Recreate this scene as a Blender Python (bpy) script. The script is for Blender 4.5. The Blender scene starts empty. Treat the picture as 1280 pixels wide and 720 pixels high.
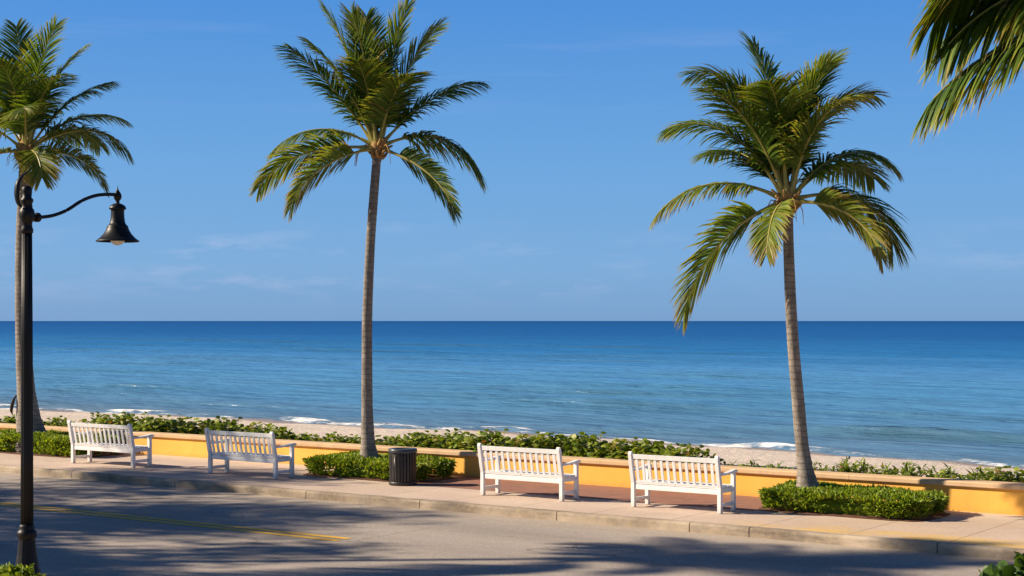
import bpy, math, random
import numpy as np
from mathutils import Vector, Matrix, noise as mnoise
R = math.radians
sc = bpy.context.scene
col = sc.collection

# ------------------------------------------------------------------ layout frame
F, H, HOR = 2000.0, 3.05, 401.0
A_ = 2820.0; N_ = math.hypot(A_, F)
U = Vector((A_/N_, -F/N_, 0)); V = Vector((F/N_, A_/N_, 0)); UZ = Vector((0, 0, 1))
ROT = math.atan2(U.y, U.x)
def P(s, t, z=0.0): return U*s + V*t + UZ*z            # street coordinates: s along the kerb, t towards the sea
def s_of(px, t):                                        # where a sight line at column px meets the line t
    q = px - 640.0
    return t*(A_*q/F - F)/(q + A_)
def d_of(px, t): return t*N_/(px - 640.0 + A_)
def zt(px, py, t): return H - (py - HOR)*d_of(px, t)/F

# ------------------------------------------------------------------ helpers
def tag(o, label=None, cat=None, group=None, kind=None):
    if label: o['label'] = label
    if cat: o['category'] = cat
    if group: o['group'] = group
    if kind: o['kind'] = kind
    return o
def empty(name, loc, rz=0.0):
    o = bpy.data.objects.new(name, None); col.objects.link(o)
    o.location = loc; o.rotation_euler = (0, 0, rz); o.empty_display_size = 0.2
    return o
def copy_tree(o, parent=None):
    c = o.copy(); col.objects.link(c)
    if parent: c.parent = parent
    for ch in list(o.children): copy_tree(ch, c)
    return c

class MB:
    def __init__(self): self.v = []; self.f = []; self.m = []; self.a = []
    def add(self, vs, fs, mi=0, at=0.0):
        b = len(self.v); self.v.extend([tuple(x) for x in vs])
        if isinstance(at, (list, tuple)): self.a.extend(at)
        else: self.a.extend([at]*len(vs))
        for f in fs: self.f.append(tuple(i+b for i in f)); self.m.append(mi)
    def box(self, x0, x1, y0, y1, z0, z1, mi=0):
        vs = [(x, y, z) for z in (z0, z1) for y in (y0, y1) for x in (x0, x1)]
        self.add(vs, [(0,2,3,1),(4,5,7,6),(0,1,5,4),(2,6,7,3),(0,4,6,2),(1,3,7,5)], mi)
    def prism_x(self, poly, x0, x1, mi=0):              # poly in (y, z), extruded along x
        n = len(poly)
        vs = [(x0, y, z) for y, z in poly] + [(x1, y, z) for y, z in poly]
        fs = [(i, (i+1) % n, n+(i+1) % n, n+i) for i in range(n)]
        fs += [tuple(range(n))[::-1], tuple(range(n, 2*n))]
        self.add(vs, fs, mi)
    def tube(self, pts, rad, n=8, mi=0, caps=True, at=0.0, flat=1.0):
        pts = [Vector(p) for p in pts]; k = len(pts); vs = []; ats = []
        for i, p in enumerate(pts):
            t = (pts[min(i+1, k-1)] - pts[max(i-1, 0)]).normalized()
            ref = Vector((1, 0, 0)) if abs(t.x) < 0.9 else Vector((0, 1, 0))
            a = t.cross(ref).normalized(); b = t.cross(a)
            r = rad[i] if isinstance(rad, (list, tuple)) else rad
            for j in range(n):
                q = 2*math.pi*j/n
                vs.append(p + a*math.cos(q)*r + b*math.sin(q)*r*flat)
            ats += [at[i] if isinstance(at, (list, tuple)) else at]*n
        fs = [(i*n+j, i*n+(j+1) % n, (i+1)*n+(j+1) % n, (i+1)*n+j) for i in range(k-1) for j in range(n)]
        if caps: fs += [tuple(range(n))[::-1], tuple(range((k-1)*n, k*n))]
        self.add(vs, fs, mi, ats)
    def lathe(self, prof, n=32, c=(0, 0), mi=0, flute=0, depth=0.0, caps=True):
        k = len(prof); vs = []
        for r, z in prof:
            for j in range(n):
                q = 2*math.pi*j/n
                rr = r*(1 - depth*(0.5 - 0.5*math.cos(flute*q))) if flute else r
                vs.append((c[0] + rr*math.cos(q), c[1] + rr*math.sin(q), z))
        fs = [(i*n+j, i*n+(j+1) % n, (i+1)*n+(j+1) % n, (i+1)*n+j) for i in range(k-1) for j in range(n)]
        if caps: fs += [tuple(range(n))[::-1], tuple(range((k-1)*n, k*n))]
        self.add(vs, fs, mi)
    def build(self, name, mats, parent=None, smooth=False, bevel=0.0):
        me = bpy.data.meshes.new(name); me.from_pydata(self.v, [], self.f)
        if not isinstance(mats, (list, tuple)): mats = [mats]
        for m in mats: me.materials.append(m)
        me.polygons.foreach_set('material_index', self.m)
        if any(self.a):
            at = me.attributes.new('tint', 'FLOAT', 'POINT'); at.data.foreach_set('value', self.a)
        if smooth: me.polygons.foreach_set('use_smooth', [True]*len(me.polygons))
        me.update()
        o = bpy.data.objects.new(name, me); col.objects.link(o)
        if parent: o.parent = parent
        if bevel:
            b = o.modifiers.new('bevel', 'BEVEL'); b.width = bevel; b.segments = 2; b.limit_method = 'ANGLE'; b.angle_limit = R(40)
        return o

# ------------------------------------------------------------------ materials
class NT:
    def __init__(self, nt): self.nt = nt; self.n = nt.nodes; self.l = nt.links
    def new(self, t, **kw):
        n = self.n.new(t)
        for k, v in kw.items():
            if k.startswith('i_'):
                n.inputs[k[2:].replace('_', ' ')].default_value = v
            else: setattr(n, k, v)
        return n
    def link(self, a, b): self.l.new(a, b)
    def math(self, op, a, b=None, c=None, clamp=False):
        n = self.n.new('ShaderNodeMath'); n.operation = op; n.use_clamp = clamp
        for i, x in enumerate((a, b, c)):
            if x is None: continue
            if isinstance(x, (int, float)): n.inputs[i].default_value = x
            else: self.l.new(x, n.inputs[i])
        return n.outputs[0]
    def noise(self, vec, scale, detail=4, rough=0.55, dist=0.0):
        n = self.n.new('ShaderNodeTexNoise'); n.inputs['Scale'].default_value = scale
        n.inputs['Detail'].default_value = detail; n.inputs['Roughness'].default_value = rough; n.inputs['Distortion'].default_value = dist
        if vec is not None: self.l.new(vec, n.inputs['Vector'])
        return n.outputs['Fac']
    def ramp(self, fac, stops):
        n = self.n.new('ShaderNodeValToRGB'); e = n.color_ramp.elements
        while len(e) > 1: e.remove(e[-1])
        for i, (p, c) in enumerate(stops):
            x = e[0] if i == 0 else e.new(p)
            x.position = p; x.color = (c[0], c[1], c[2], 1) if isinstance(c, (tuple, list)) else (c, c, c, 1)
        self.l.new(fac, n.inputs[0]); return n.outputs[0]
    def mix(self, fac, a, b, mode='MIX'):
        n = self.n.new('ShaderNodeMix'); n.data_type = 'RGBA'; n.blend_type = mode
        for i, x in ((0, fac), (6, a), (7, b)):
            if isinstance(x, (int, float)): n.inputs[i].default_value = x if i == 0 else (x, x, x, 1)
            elif isinstance(x, (tuple, list)): n.inputs[i].default_value = (*x[:3], 1)
            else: self.l.new(x, n.inputs[i])
        return n.outputs[2]
    def mapping(self, vec, scale=(1, 1, 1), rot=(0, 0, 0)):
        n = self.n.new('ShaderNodeMapping'); n.inputs['Scale'].default_value = scale; n.inputs['Rotation'].default_value = rot
        self.l.new(vec, n.inputs['Vector']); return n.outputs[0]
    def bump(self, h, strength, dist=0.02, normal=None):
        n = self.n.new('ShaderNodeBump'); n.inputs['Strength'].default_value = strength; n.inputs['Distance'].default_value = dist
        self.l.new(h, n.inputs['Height'])
        if normal is not None: self.l.new(normal, n.inputs['Normal'])
        return n.outputs[0]
def newmat(name):
    m = bpy.data.materials.new(name); m.use_nodes = True
    nt = NT(m.node_tree); nt.b = m.node_tree.nodes['Principled BSDF']; nt.out = m.node_tree.nodes['Material Output']
    nt.co = nt.new('ShaderNodeTexCoord').outputs['Object']
    return m, nt
def simple(name, c1, c2, scale=3.0, rough=0.6, bscale=60, bstr=0.1, bdist=0.01, metal=0.0, detail=5):
    m, t = newmat(name)
    f = t.noise(t.co, scale, detail)
    t.link(t.ramp(f, [(0.3, c1), (0.7, c2)]), t.b.inputs['Base Color'])
    t.b.inputs['Roughness'].default_value = rough; t.b.inputs['Metallic'].default_value = metal
    if bstr: t.link(t.bump(t.noise(t.co, bscale, 4), bstr, bdist), t.b.inputs['Normal'])
    return m
def leafmat(name, stops, trans=0.35, rough=0.45, tint=False, tstops=None):
    """leaf: colour varies leaf by leaf; light passes through"""
    m, t = newmat(name)
    rnd = t.new('ShaderNodeNewGeometry').outputs['Random Per Island']
    c = t.ramp(rnd, stops)
    if tint:
        a = t.new('ShaderNodeAttribute', attribute_name='tint').outputs['Fac']
        a2 = t.math('ADD', a, t.math('MULTIPLY', t.math('SUBTRACT', rnd, 0.5), 0.22), clamp=True)
        c = t.ramp(a2, tstops)
        c = t.mix(t.math('MULTIPLY', t.noise(t.co, 2.3, 2), 0.5), c, t.mix(0.5, c, (0.045, 0.075, 0.012)))
    t.link(c, t.b.inputs['Base Color']); t.b.inputs['Roughness'].default_value = rough
    t.b.inputs['Specular IOR Level'].default_value = 0.35
    tr = t.new('ShaderNodeBsdfTranslucent')
    t.link(t.mix(1.0, c, (1.25, 1.15, 0.5), 'MULTIPLY'), tr.inputs['Color'])
    mx = t.new('ShaderNodeMixShader'); mx.inputs[0].default_value = trans
    t.link(t.b.outputs[0], mx.inputs[1]); t.link(tr.outputs[0], mx.inputs[2]); t.link(mx.outputs[0], t.out.inputs['Surface'])
    return m

M = {}
def paint_mat():
    m, t = newmat('white_paint')
    oi = t.new('ShaderNodeObjectInfo').outputs['Random']
    off = t.new('ShaderNodeVectorMath', operation='ADD'); t.link(t.co, off.inputs[0])
    cx = t.new('ShaderNodeCombineXYZ'); t.link(t.math('MULTIPLY', oi, 37.0), cx.inputs[0]); t.link(cx.outputs[0], off.inputs[1])
    v = off.outputs[0]
    c = t.ramp(t.noise(v, 7, 5), [(0.3, (0.74, 0.73, 0.71)), (0.7, (0.82, 0.81, 0.79))])
    d = t.ramp(t.noise(t.mapping(v, (9, 9, 2)), 1.6, 6, 0.7), [(0.56, 0.0), (0.78, 1.0)])
    c = t.mix(t.math('MULTIPLY', d, 0.35), c, (0.45, 0.42, 0.36))
    sp = t.new('ShaderNodeSeparateXYZ'); t.link(t.co, sp.inputs[0])
    ft = t.math('MULTIPLY', t.ramp(sp.outputs[2], [(0.02, 1.0), (0.12, 0.0)]), t.noise(v, 14, 4))
    c = t.mix(t.math('MULTIPLY', ft, 0.8), c, (0.35, 0.30, 0.24))
    ch = t.ramp(t.noise(v, 30, 4, 0.6), [(0.70, 0.0), (0.73, 1.0)])
    c = t.mix(t.math('MULTIPLY', ch, 0.6), c, (0.42, 0.38, 0.33))
    t.link(c, t.b.inputs['Base Color']); t.b.inputs['Roughness'].default_value = 0.45
    t.link(t.bump(t.noise(t.mapping(v, (3, 30, 30)), 3, 4), 0.08, 0.004), t.b.inputs['Normal'])
    return m
M['white'] = paint_mat()
M['iron'] = simple('black_iron', (0.004, 0.0045, 0.006), (0.008, 0.009, 0.011), 6, 0.45, 90, 0.12, 0.003)
M['iron'].node_tree.nodes['Principled BSDF'].inputs['Specular IOR Level'].default_value = 0.22
M['bronze'] = simple('bronze_steel', (0.013, 0.011, 0.010), (0.026, 0.021, 0.018), 8, 0.45, 90, 0.1, 0.003)
M['lid'] = simple('dark_lid', (0.03, 0.035, 0.04), (0.05, 0.055, 0.06), 8, 0.35, 90, 0.05, 0.003)
M['mulch'] = simple('red_mulch', (0.07, 0.03, 0.016), (0.22, 0.085, 0.045), 38, 0.95, 45, 1.0, 0.03)
M['lawn'] = simple('lawn_grass', (0.03, 0.06, 0.015), (0.06, 0.10, 0.025), 8, 0.9, 80, 0.8, 0.03)
M['stem'] = simple('woody_stem', (0.10, 0.075, 0.045), (0.18, 0.13, 0.08), 20, 0.9, 60, 0.3, 0.01)
M['bark'] = simple('tree_bark', (0.10, 0.085, 0.07), (0.2, 0.17, 0.14), 8, 0.95, 14, 0.8, 0.03)

# concrete pavement: slabs with saw-cut joints, pinkish and partly yellow-stained
def pavement_mat():
    m, t = newmat('pavement_concrete')
    sep = t.new('ShaderNodeSeparateXYZ'); t.link(t.co, sep.inputs[0])
    s, tt = sep.outputs[0], sep.outputs[1]
    n1 = t.noise(t.co, 0.7, 6, 0.6); n2 = t.noise(t.co, 14, 5, 0.65)
    slab = t.new('ShaderNodeTexWhiteNoise', noise_dimensions='1D')
    t.link(t.math('FLOOR', t.math('DIVIDE', t.math('ADD', s, 0.6), 1.45)), slab.inputs['W'])
    c = t.ramp(n1, [(0.3, (0.47, 0.36, 0.28)), (0.7, (0.61, 0.475, 0.372))])
    c = t.mix(t.math('MULTIPLY', slab.outputs['Value'], 0.35), c, (0.52, 0.40, 0.31))
    # yellow traffic-paint wash over the slabs towards the right, worn
    yl = t.math('MULTIPLY', t.ramp(t.math('MULTIPLY_ADD', s, 0.05, 1.0), [(0.42, 0.0), (0.50, 1.0)]), t.ramp(t.noise(t.co, 0.9, 5, 0.6), [(0.34, 0.0), (0.54, 1.0)]))
    band = t.ramp(t.math('SUBTRACT', tt, 21.2), [(0.15, 0.35), (0.35, 1.0), (0.9, 0.6), (1.0, 0.15)])
    c = t.mix(t.math('MULTIPLY', t.math('MULTIPLY', yl, band), 1.0), c, (0.66, 0.42, 0.115))
    edge = t.math('MULTIPLY', t.ramp(t.math('SUBTRACT', tt, 21.2), [(0.06, 1.0), (0.17, 0.0)]), t.ramp(t.math('MULTIPLY_ADD', s, 0.05, 1.0), [(0.2, 0.0), (0.3, 1.0)]))
    c = t.mix(t.math('MULTIPLY', edge, t.ramp(t.noise(t.co, 2.5, 4), [(0.35, 0.2), (0.55, 1.0)])), c, (0.64, 0.42, 0.13))
    c = t.mix(t.math('MULTIPLY', t.ramp(n2, [(0.45, 0.0), (0.75, 1.0)]), 0.35), c, (0.25, 0.19, 0.15))
    gum = t.new('ShaderNodeTexVoronoi'); gum.inputs['Scale'].default_value = 2.6; t.link(t.co, gum.inputs['Vector'])
    c = t.mix(t.math('MULTIPLY', t.math('LESS_THAN', gum.outputs['Distance'], 0.05), 0.4), c, (0.16, 0.13, 0.11))
    sd = t.ramp(t.math('ADD', t.math('SUBTRACT', tt, 24.1), t.math('MULTIPLY', t.noise(t.co, 1.2, 5), 0.9)), [(0.55, 0.0), (1.0, 0.7)])
    c = t.mix(sd, c, (0.58, 0.47, 0.36))
    stn = t.ramp(t.noise(t.mapping(t.co, (0.6, 1, 1)), 1.4, 6, 0.7), [(0.55, 0.0), (0.7, 1.0)])
    c = t.mix(t.math('MULTIPLY', stn, 0.28), c, (0.27, 0.205, 0.155))
    jf = t.math('ABSOLUTE', t.math('SUBTRACT', t.math('FRACT', t.math('DIVIDE', t.math('ADD', s, 0.6), 1.45)), 0.5))
    j = t.math('GREATER_THAN', jf, 0.4945)
    c = t.mix(t.math('MULTIPLY', j, 0.75), c, (0.13, 0.09, 0.06))
    t.link(c, t.b.inputs['Base Color']); t.b.inputs['Roughness'].default_value = 0.9
    t.link(t.bump(t.math('SUBTRACT', n2, t.math('MULTIPLY', j, 2.0)), 0.35, 0.008), t.b.inputs['Normal'])
    return m
M['pavement'] = pavement_mat()
def kerb_mat():
    m, t = newmat('kerb_concrete')
    sep = t.new('ShaderNodeSeparateXYZ'); t.link(t.co, sep.inputs[0])
    n1 = t.noise(t.co, 1.3, 6, 0.65); n2 = t.noise(t.co, 18, 4)
    c = t.ramp(n1, [(0.33, (0.20, 0.155, 0.11)), (0.65, (0.47, 0.38, 0.28))])
    blot = t.ramp(t.noise(t.mapping(t.co, (0.5, 1, 3)), 1.0, 5, 0.7), [(0.5, 0.0), (0.62, 1.0)])
    c = t.mix(t.math('MULTIPLY', blot, 0.6), c, (0.11, 0.085, 0.06))
    c = t.mix(t.math('MULTIPLY', t.ramp(n2, [(0.5, 0.0), (0.7, 1.0)]), 0.3), c, (0.5, 0.36, 0.17))
    t.link(c, t.b.inputs['Base Color']); t.b.inputs['Roughness'].default_value = 0.92
    t.link(t.bump(n2, 0.4, 0.01), t.b.inputs['Normal'])
    return m
M['kerb'] = kerb_mat()
def road_mat():
    m, t = newmat('worn_asphalt')
    n1 = t.noise(t.mapping(t.co, (0.25, 0.8, 1)), 0.6, 6, 0.6); n2 = t.noise(t.co, 55, 4, 0.7)
    c = t.ramp(n1, [(0.32, (0.34, 0.285, 0.235)), (0.68, (0.46, 0.39, 0.325))])
    c = t.mix(t.math('MULTIPLY', n2, 0.55), c, t.mix(0.5, c, (0.14, 0.12, 0.105)))
    # tyre polish and oil darkening along the lanes
    st = t.noise(t.mapping(t.co, (0.04, 1.6, 1)), 1.0, 5, 0.6)
    c = t.mix(t.math('MULTIPLY', t.ramp(st, [(0.45, 0.0), (0.7, 1.0)]), 0.3), c, (0.16, 0.14, 0.125))
    vo = t.new('ShaderNodeTexVoronoi', feature='DISTANCE_TO_EDGE'); vo.inputs['Scale'].default_value = 0.32
    w = t.new('ShaderNodeVectorMath', operation='ADD'); nz = t.new('ShaderNodeTexNoise'); nz.inputs['Scale'].default_value = 1.2; nz.inputs['Detail'].default_value = 6
    t.link(t.co, nz.inputs['Vector']); t.link(t.co, w.inputs[0]); t.link(nz.outputs['Color'], w.inputs[1]); t.link(w.outputs[0], vo.inputs['Vector'])
    crack = t.math('MULTIPLY', t.math('LESS_THAN', vo.outputs['Distance'], 0.006), t.ramp(t.noise(t.co, 0.35, 2), [(0.5, 0.0), (0.6, 1.0)]))
    c = t.mix(t.math('MULTIPLY', crack, 0.55), c, (0.12, 0.10, 0.09))
    sp = t.ramp(t.noise(t.co, 4.5, 3, 0.5), [(0.68, 0.0), (0.74, 1.0)])
    c = t.mix(t.math('MULTIPLY', sp, 0.25), c, (0.12, 0.1, 0.09))
    sx = t.new('ShaderNodeSeparateXYZ'); t.link(t.co, sx.inputs[0])
    gut = t.ramp(t.math('ADD', t.math('SUBTRACT', sx.outputs[1], 20.2), t.math('MULTIPLY', t.noise(t.co, 1.5, 5), 0.5)), [(0.45, 0.0), (1.0, 0.55)])
    c = t.mix(gut, c, (0.44, 0.36, 0.27))
    lane = t.math('ABSOLUTE', t.math('SUBTRACT', t.math('FRACT', t.math('DIVIDE', t.math('SUBTRACT', sx.outputs[1], 13.0), 1.95)), 0.5))
    c = t.mix(t.math('MULTIPLY', t.ramp(lane, [(0.05, 0.28), (0.35, 0.0)]), t.ramp(t.noise(t.mapping(t.co, (0.1, 0.5, 1)), 1.0, 4), [(0.35, 0.2), (0.65, 1.0)])), c, (0.2, 0.175, 0.155))
    grit = t.new('ShaderNodeTexVoronoi'); grit.inputs['Scale'].default_value = 38.0; t.link(t.co, grit.inputs['Vector'])
    gv = t.new('ShaderNodeSeparateColor'); t.link(grit.outputs['Color'], gv.inputs[0])
    c = t.mix(t.math('MULTIPLY', gv.outputs[0], 0.22), c, (0.15, 0.13, 0.115))
    c = t.mix(t.math('MULTIPLY', t.math('GREATER_THAN', gv.outputs[1], 0.93), 0.3), c, (0.62, 0.56, 0.5))
    t.link(c, t.b.inputs['Base Color']); t.b.inputs['Roughness'].default_value = 0.88
    t.link(t.bump(t.math('ADD', n2, t.math('MULTIPLY', crack, -3.0)), 0.4, 0.01), t.b.inputs['Normal'])
    return m
M['road'] = road_mat()
def line_mat():
    m, t = newmat('yellow_road_paint')
    n = t.noise(t.co, 9, 6, 0.7); n3 = t.noise(t.co, 0.5, 3)
    c = t.ramp(n, [(0.3, (0.46, 0.31, 0.13)), (0.42, (0.70, 0.40, 0.035)), (0.8, (0.76, 0.46, 0.045))])
    t.link(c, t.b.inputs['Base Color']); t.b.inputs['Roughness'].default_value = 0.8
    return m
M['line'] = line_mat()
def stucco_mat(name, c1, c2, dirt, amt):
    m, t = newmat(name)
    n1 = t.noise(t.co, 1.1, 6, 0.6); n2 = t.noise(t.co, 70, 4)
    c = t.ramp(n1, [(0.3, c1), (0.7, c2)])
    dr = t.ramp(t.noise(t.mapping(t.co, (3.5, 3.5, 0.5)), 1.0, 5, 0.65), [(0.5, 0.0), (0.75, 1.0)])
    c = t.mix(t.math('MULTIPLY', dr, amt), c, dirt)
    zz = t.new('ShaderNodeSeparateXYZ'); t.link(t.co, zz.inputs[0])
    ft = t.ramp(t.math('ADD', zz.outputs[2], t.math('MULTIPLY', t.noise(t.mapping(t.co, (1, 1, 0.2)), 3.0, 5, 0.7), 0.16)), [(0.06, 0.75), (0.19, 0.0)])
    c = t.mix(ft, c, dirt)
    pt = t.ramp(t.noise(t.co, 2.4, 5, 0.5), [(0.6, 0.0), (0.63, 1.0)])
    c = t.mix(t.math('MULTIPLY', pt, 0.18), c, dirt)
    t.link(c, t.b.inputs['Base Color']); t.b.inputs['Roughness'].default_value = 0.85
    t.link(t.bump(n2, 0.35, 0.006), t.b.inputs['Normal'])
    return m
M['stucco'] = stucco_mat('yellow_stucco', (0.80, 0.41, 0.06), (0.86, 0.47, 0.085), (0.6, 0.30, 0.06), 0.3)
M['cap'] = stucco_mat('cap_stucco', (0.57, 0.375, 0.20), (0.66, 0.45, 0.255), (0.3, 0.22, 0.14), 0.45)
def brick_mat():
    m, t = newmat('red_brick_paving')
    b = t.new('ShaderNodeTexBrick'); b.inputs['Scale'].default_value = 1.0
    b.inputs['Brick Width'].default_value = 0.21; b.inputs['Row Height'].default_value = 0.105; b.inputs['Mortar Size'].default_value = 0.006
    b.inputs['Color1'].default_value = (0.30, 0.105, 0.062, 1); b.inputs['Color2'].default_value = (0.20, 0.075, 0.05, 1); b.inputs['Mortar'].default_value = (0.22, 0.16, 0.12, 1)
    t.link(t.co, b.inputs['Vector'])
    c = t.mix(t.math('MULTIPLY', t.noise(t.co, 2.5, 5), 0.45), b.outputs['Color'], (0.34, 0.20, 0.135))
    t.link(c, t.b.inputs['Base Color']); t.b.inputs['Roughness'].default_value = 0.9
    t.link(t.bump(b.outputs['Fac'], -0.3, 0.004), t.b.inputs['Normal'])
    return m
M['brick'] = brick_mat()
def sand_mat():
    m, t = newmat('beach_sand')
    n1 = t.noise(t.co, 0.5, 6, 0.6); n2 = t.noise(t.co, 3.0, 5, 0.65); n3 = t.noise(t.co, 25, 4)
    c = t.ramp(n1, [(0.3, (0.60, 0.50, 0.40)), (0.7, (0.70, 0.595, 0.485))])
    c = t.mix(t.math('MULTIPLY', t.ramp(n2, [(0.5, 0.0), (0.8, 1.0)]), 0.3), c, (0.46, 0.365, 0.275))
    wet = t.new('ShaderNodeAttribute', attribute_name='tint').outputs['Fac']
    c = t.mix(t.math('MULTIPLY', wet, 0.8), c, (0.27, 0.205, 0.15))
    t.link(c, t.b.inputs['Base Color'])
    t.link(t.math('MULTIPLY_ADD', wet, -0.5, 0.92), t.b.inputs['Roughness'])
    t.link(t.bump(t.math('ADD', n2, t.math('MULTIPLY', n3, 0.2)), 0.9, 0.12), t.b.inputs['Normal'])
    return m
M['sand'] = sand_mat()
def sea_mat():
    m, t = newmat('sea_water')
    sep = t.new('ShaderNodeSeparateXYZ'); t.link(t.co, sep.inputs[0])
    s, tt = sep.outputs[0], sep.outputs[1]
    foam = t.new('ShaderNodeAttribute', attribute_name='tint').outputs['Fac']
    lt = t.math('LOGARITHM', t.math('MAXIMUM', tt, 1.0), 10.0)
    x = t.math('DIVIDE', t.math('SUBTRACT', lt, 1.7), 2.3)        # 0 at t=50, .35 at ~320, 1 at 10 km
    n0 = t.noise(t.mapping(t.co, (0.012, 0.05, 1)), 1.0, 4, 0.6)
    x = t.math('ADD', x, t.math('MULTIPLY', t.math('SUBTRACT', n0, 0.5), 0.14))
    depth = t.ramp(x, [(0.0, (0.135, 0.205, 0.27)), (0.045, (0.09, 0.215, 0.37)), (0.12, (0.075, 0.255, 0.48)), (0.19, (0.07, 0.25, 0.52)), (0.27, (0.022, 0.17, 0.425)), (0.42, (0.008, 0.108, 0.34)), (0.6, (0.004, 0.095, 0.315)), (0.85, (0.003, 0.073, 0.265))])
    # wave contrast painted into the colour: long dark and pale streaks
    st = t.noise(t.mapping(t.co, (0.03, 0.22, 1)), 1.0, 5, 0.6)
    depth = t.mix(t.math('MULTIPLY', t.ramp(st, [(0.45, 0.0), (0.75, 1.0)]), 0.35), depth, t.mix(0.6, depth, (0.012, 0.06, 0.10)))
    st2 = t.noise(t.mapping(t.co, (0.10, 0.75, 1)), 1.0, 6, 0.65)
    depth = t.mix(t.math('MULTIPLY', t.ramp(st2, [(0.5, 0.0), (0.72, 1.0)]), 0.38), depth, t.mix(0.55, depth, (0.012, 0.06, 0.11)))
    depth = t.mix(t.math('MULTIPLY', t.ramp(st2, [(0.28, 1.0), (0.46, 0.0)]), 0.22), depth, t.mix(0.5, depth, (0.22, 0.36, 0.46)))
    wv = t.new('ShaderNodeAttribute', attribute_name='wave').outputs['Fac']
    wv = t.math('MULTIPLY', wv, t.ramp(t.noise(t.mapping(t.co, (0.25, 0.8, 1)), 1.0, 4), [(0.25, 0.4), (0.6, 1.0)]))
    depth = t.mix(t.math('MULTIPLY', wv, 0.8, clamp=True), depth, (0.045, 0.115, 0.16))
    fm = t.ramp(t.math('ADD', foam, t.math('MULTIPLY', t.math('SUBTRACT', t.noise(t.mapping(t.co, (0.7, 1.0, 1)), 1.4, 7, 0.75), 0.5), 1.25)), [(0.42, 0.0), (0.62, 1.0)])
    fm = t.math('MULTIPLY', fm, t.math('GREATER_THAN', foam, 0.02))
    c = t.mix(fm, depth, (0.78, 0.78, 0.77))
    df = t.new('ShaderNodeBsdfDiffuse'); gl = t.new('ShaderNodeBsdfGlossy'); gl.inputs['Roughness'].default_value = 0.30
    t.link(c, df.inputs['Color'])
    ms = t.new('ShaderNodeMixShader'); t.link(t.math('MULTIPLY_ADD', fm, -0.07, 0.09), ms.inputs[0]); t.link(df.outputs[0], ms.inputs[1]); t.link(gl.outputs[0], ms.inputs[2]); t.link(ms.outputs[0], t.out.inputs['Surface'])
    r1 = t.noise(t.mapping(t.co, (0.35, 1.1, 1)), 1.0, 5, 0.6, 0.4); r2 = t.noise(t.mapping(t.co, (0.06, 0.25, 1)), 1.0, 4, 0.55)
    nb = t.bump(r2, 0.9, 1.6, t.bump(r1, 0.7, 0.35)); t.link(nb, df.inputs['Normal']); t.link(nb, gl.inputs['Normal'])
    return m
M['sea'] = sea_mat()
# palm materials
FT = [(0.0, (0.035, 0.08, 0.012)), (0.35, (0.09, 0.16, 0.016)), (0.6, (0.22, 0.265, 0.026)), (0.8, (0.34, 0.275, 0.045)), (1.0, (0.26, 0.16, 0.075))]
M['leaflet'] = leafmat('palm_leaflet', [(0, (0.05, 0.08, 0.02)), (1, (0.06, 0.09, 0.02))], 0.38, 0.5, True, FT)
M['rachis'] = simple('palm_midrib', (0.27, 0.25, 0.045), (0.40, 0.32, 0.075), 4, 0.5, 40, 0.1, 0.004)
def trunk_mat():
    m, t = newmat('palm_trunk')
    w = t.new('ShaderNodeTexWave', wave_type='BANDS', bands_direction='Z', wave_profile='SAW'); w.inputs['Scale'].default_value = 3.0
    w.inputs['Distortion'].default_value = 3.2; w.inputs['Detail'].default_value = 3; w.inputs['Detail Scale'].default_value = 1.5
    t.link(t.co, w.inputs['Vector'])
    n1 = t.noise(t.mapping(t.co, (1, 1, 0.5)), 5, 6, 0.65); n2 = t.noise(t.mapping(t.co, (9, 9, 1.6)), 2.5, 5, 0.7)
    c = t.ramp(n1, [(0.3, (0.15, 0.128, 0.105)), (0.7, (0.35, 0.30, 0.25))])
    c = t.mix(t.math('MULTIPLY', t.ramp(w.outputs['Fac'], [(0.0, 1.0), (0.3, 0.0)]), 0.75), c, (0.10, 0.08, 0.06))
    c = t.mix(t.math('MULTIPLY', t.ramp(n2, [(0.48, 0.0), (0.64, 1.0)]), 0.6), c, (0.10, 0.082, 0.066))
    t.link(c, t.b.inputs['Base Color']); t.b.inputs['Roughness'].default_value = 0.95
    t.link(t.bump(t.math('ADD', t.math('MULTIPLY', w.outputs['Fac'], 0.8), n2), 0.7, 0.02), t.b.inputs['Normal'])
    return m
M['trunk'] = trunk_mat()
M['boot'] = simple('palm_leaf_base', (0.20, 0.095, 0.03), (0.52, 0.30, 0.09), 12, 0.85, 30, 0.6, 0.02)
M['spathe'] = simple('dry_spathe', (0.035, 0.025, 0.018), (0.07, 0.05, 0.03), 9, 0.9, 30, 0.4, 0.01)
M['hedge'] = leafmat('hedge_leaf', [(0, (0.085, 0.14, 0.012)), (0.4, (0.17, 0.26, 0.018)), (0.8, (0.27, 0.36, 0.025)), (0.96, (0.36, 0.42, 0.05)), (1, (0.3, 0.18, 0.06))], 0.42, 0.5)
M['grape'] = leafmat('sea_grape_leaf', [(0, (0.085, 0.145, 0.015)), (0.4, (0.18, 0.255, 0.025)), (0.75, (0.29, 0.345, 0.035)), (0.95, (0.35, 0.37, 0.07)), (0.985, (0.34, 0.24, 0.06)), (1, (0.36, 0.13, 0.06))], 0.32)
M['darkleaf'] = leafmat('broad_leaf', [(0, (0.03, 0.07, 0.014)), (0.6, (0.06, 0.13, 0.02)), (1, (0.11, 0.19, 0.03))], 0.25, 0.35)
m, t = newmat('bulb_glass'); t.b.inputs['Base Color'].default_value = (0.85, 0.83, 0.78, 1); t.b.inputs['Roughness'].default_value = 0.15
t.b.inputs['Transmission Weight'].default_value = 0.25; M['bulb'] = m

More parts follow.
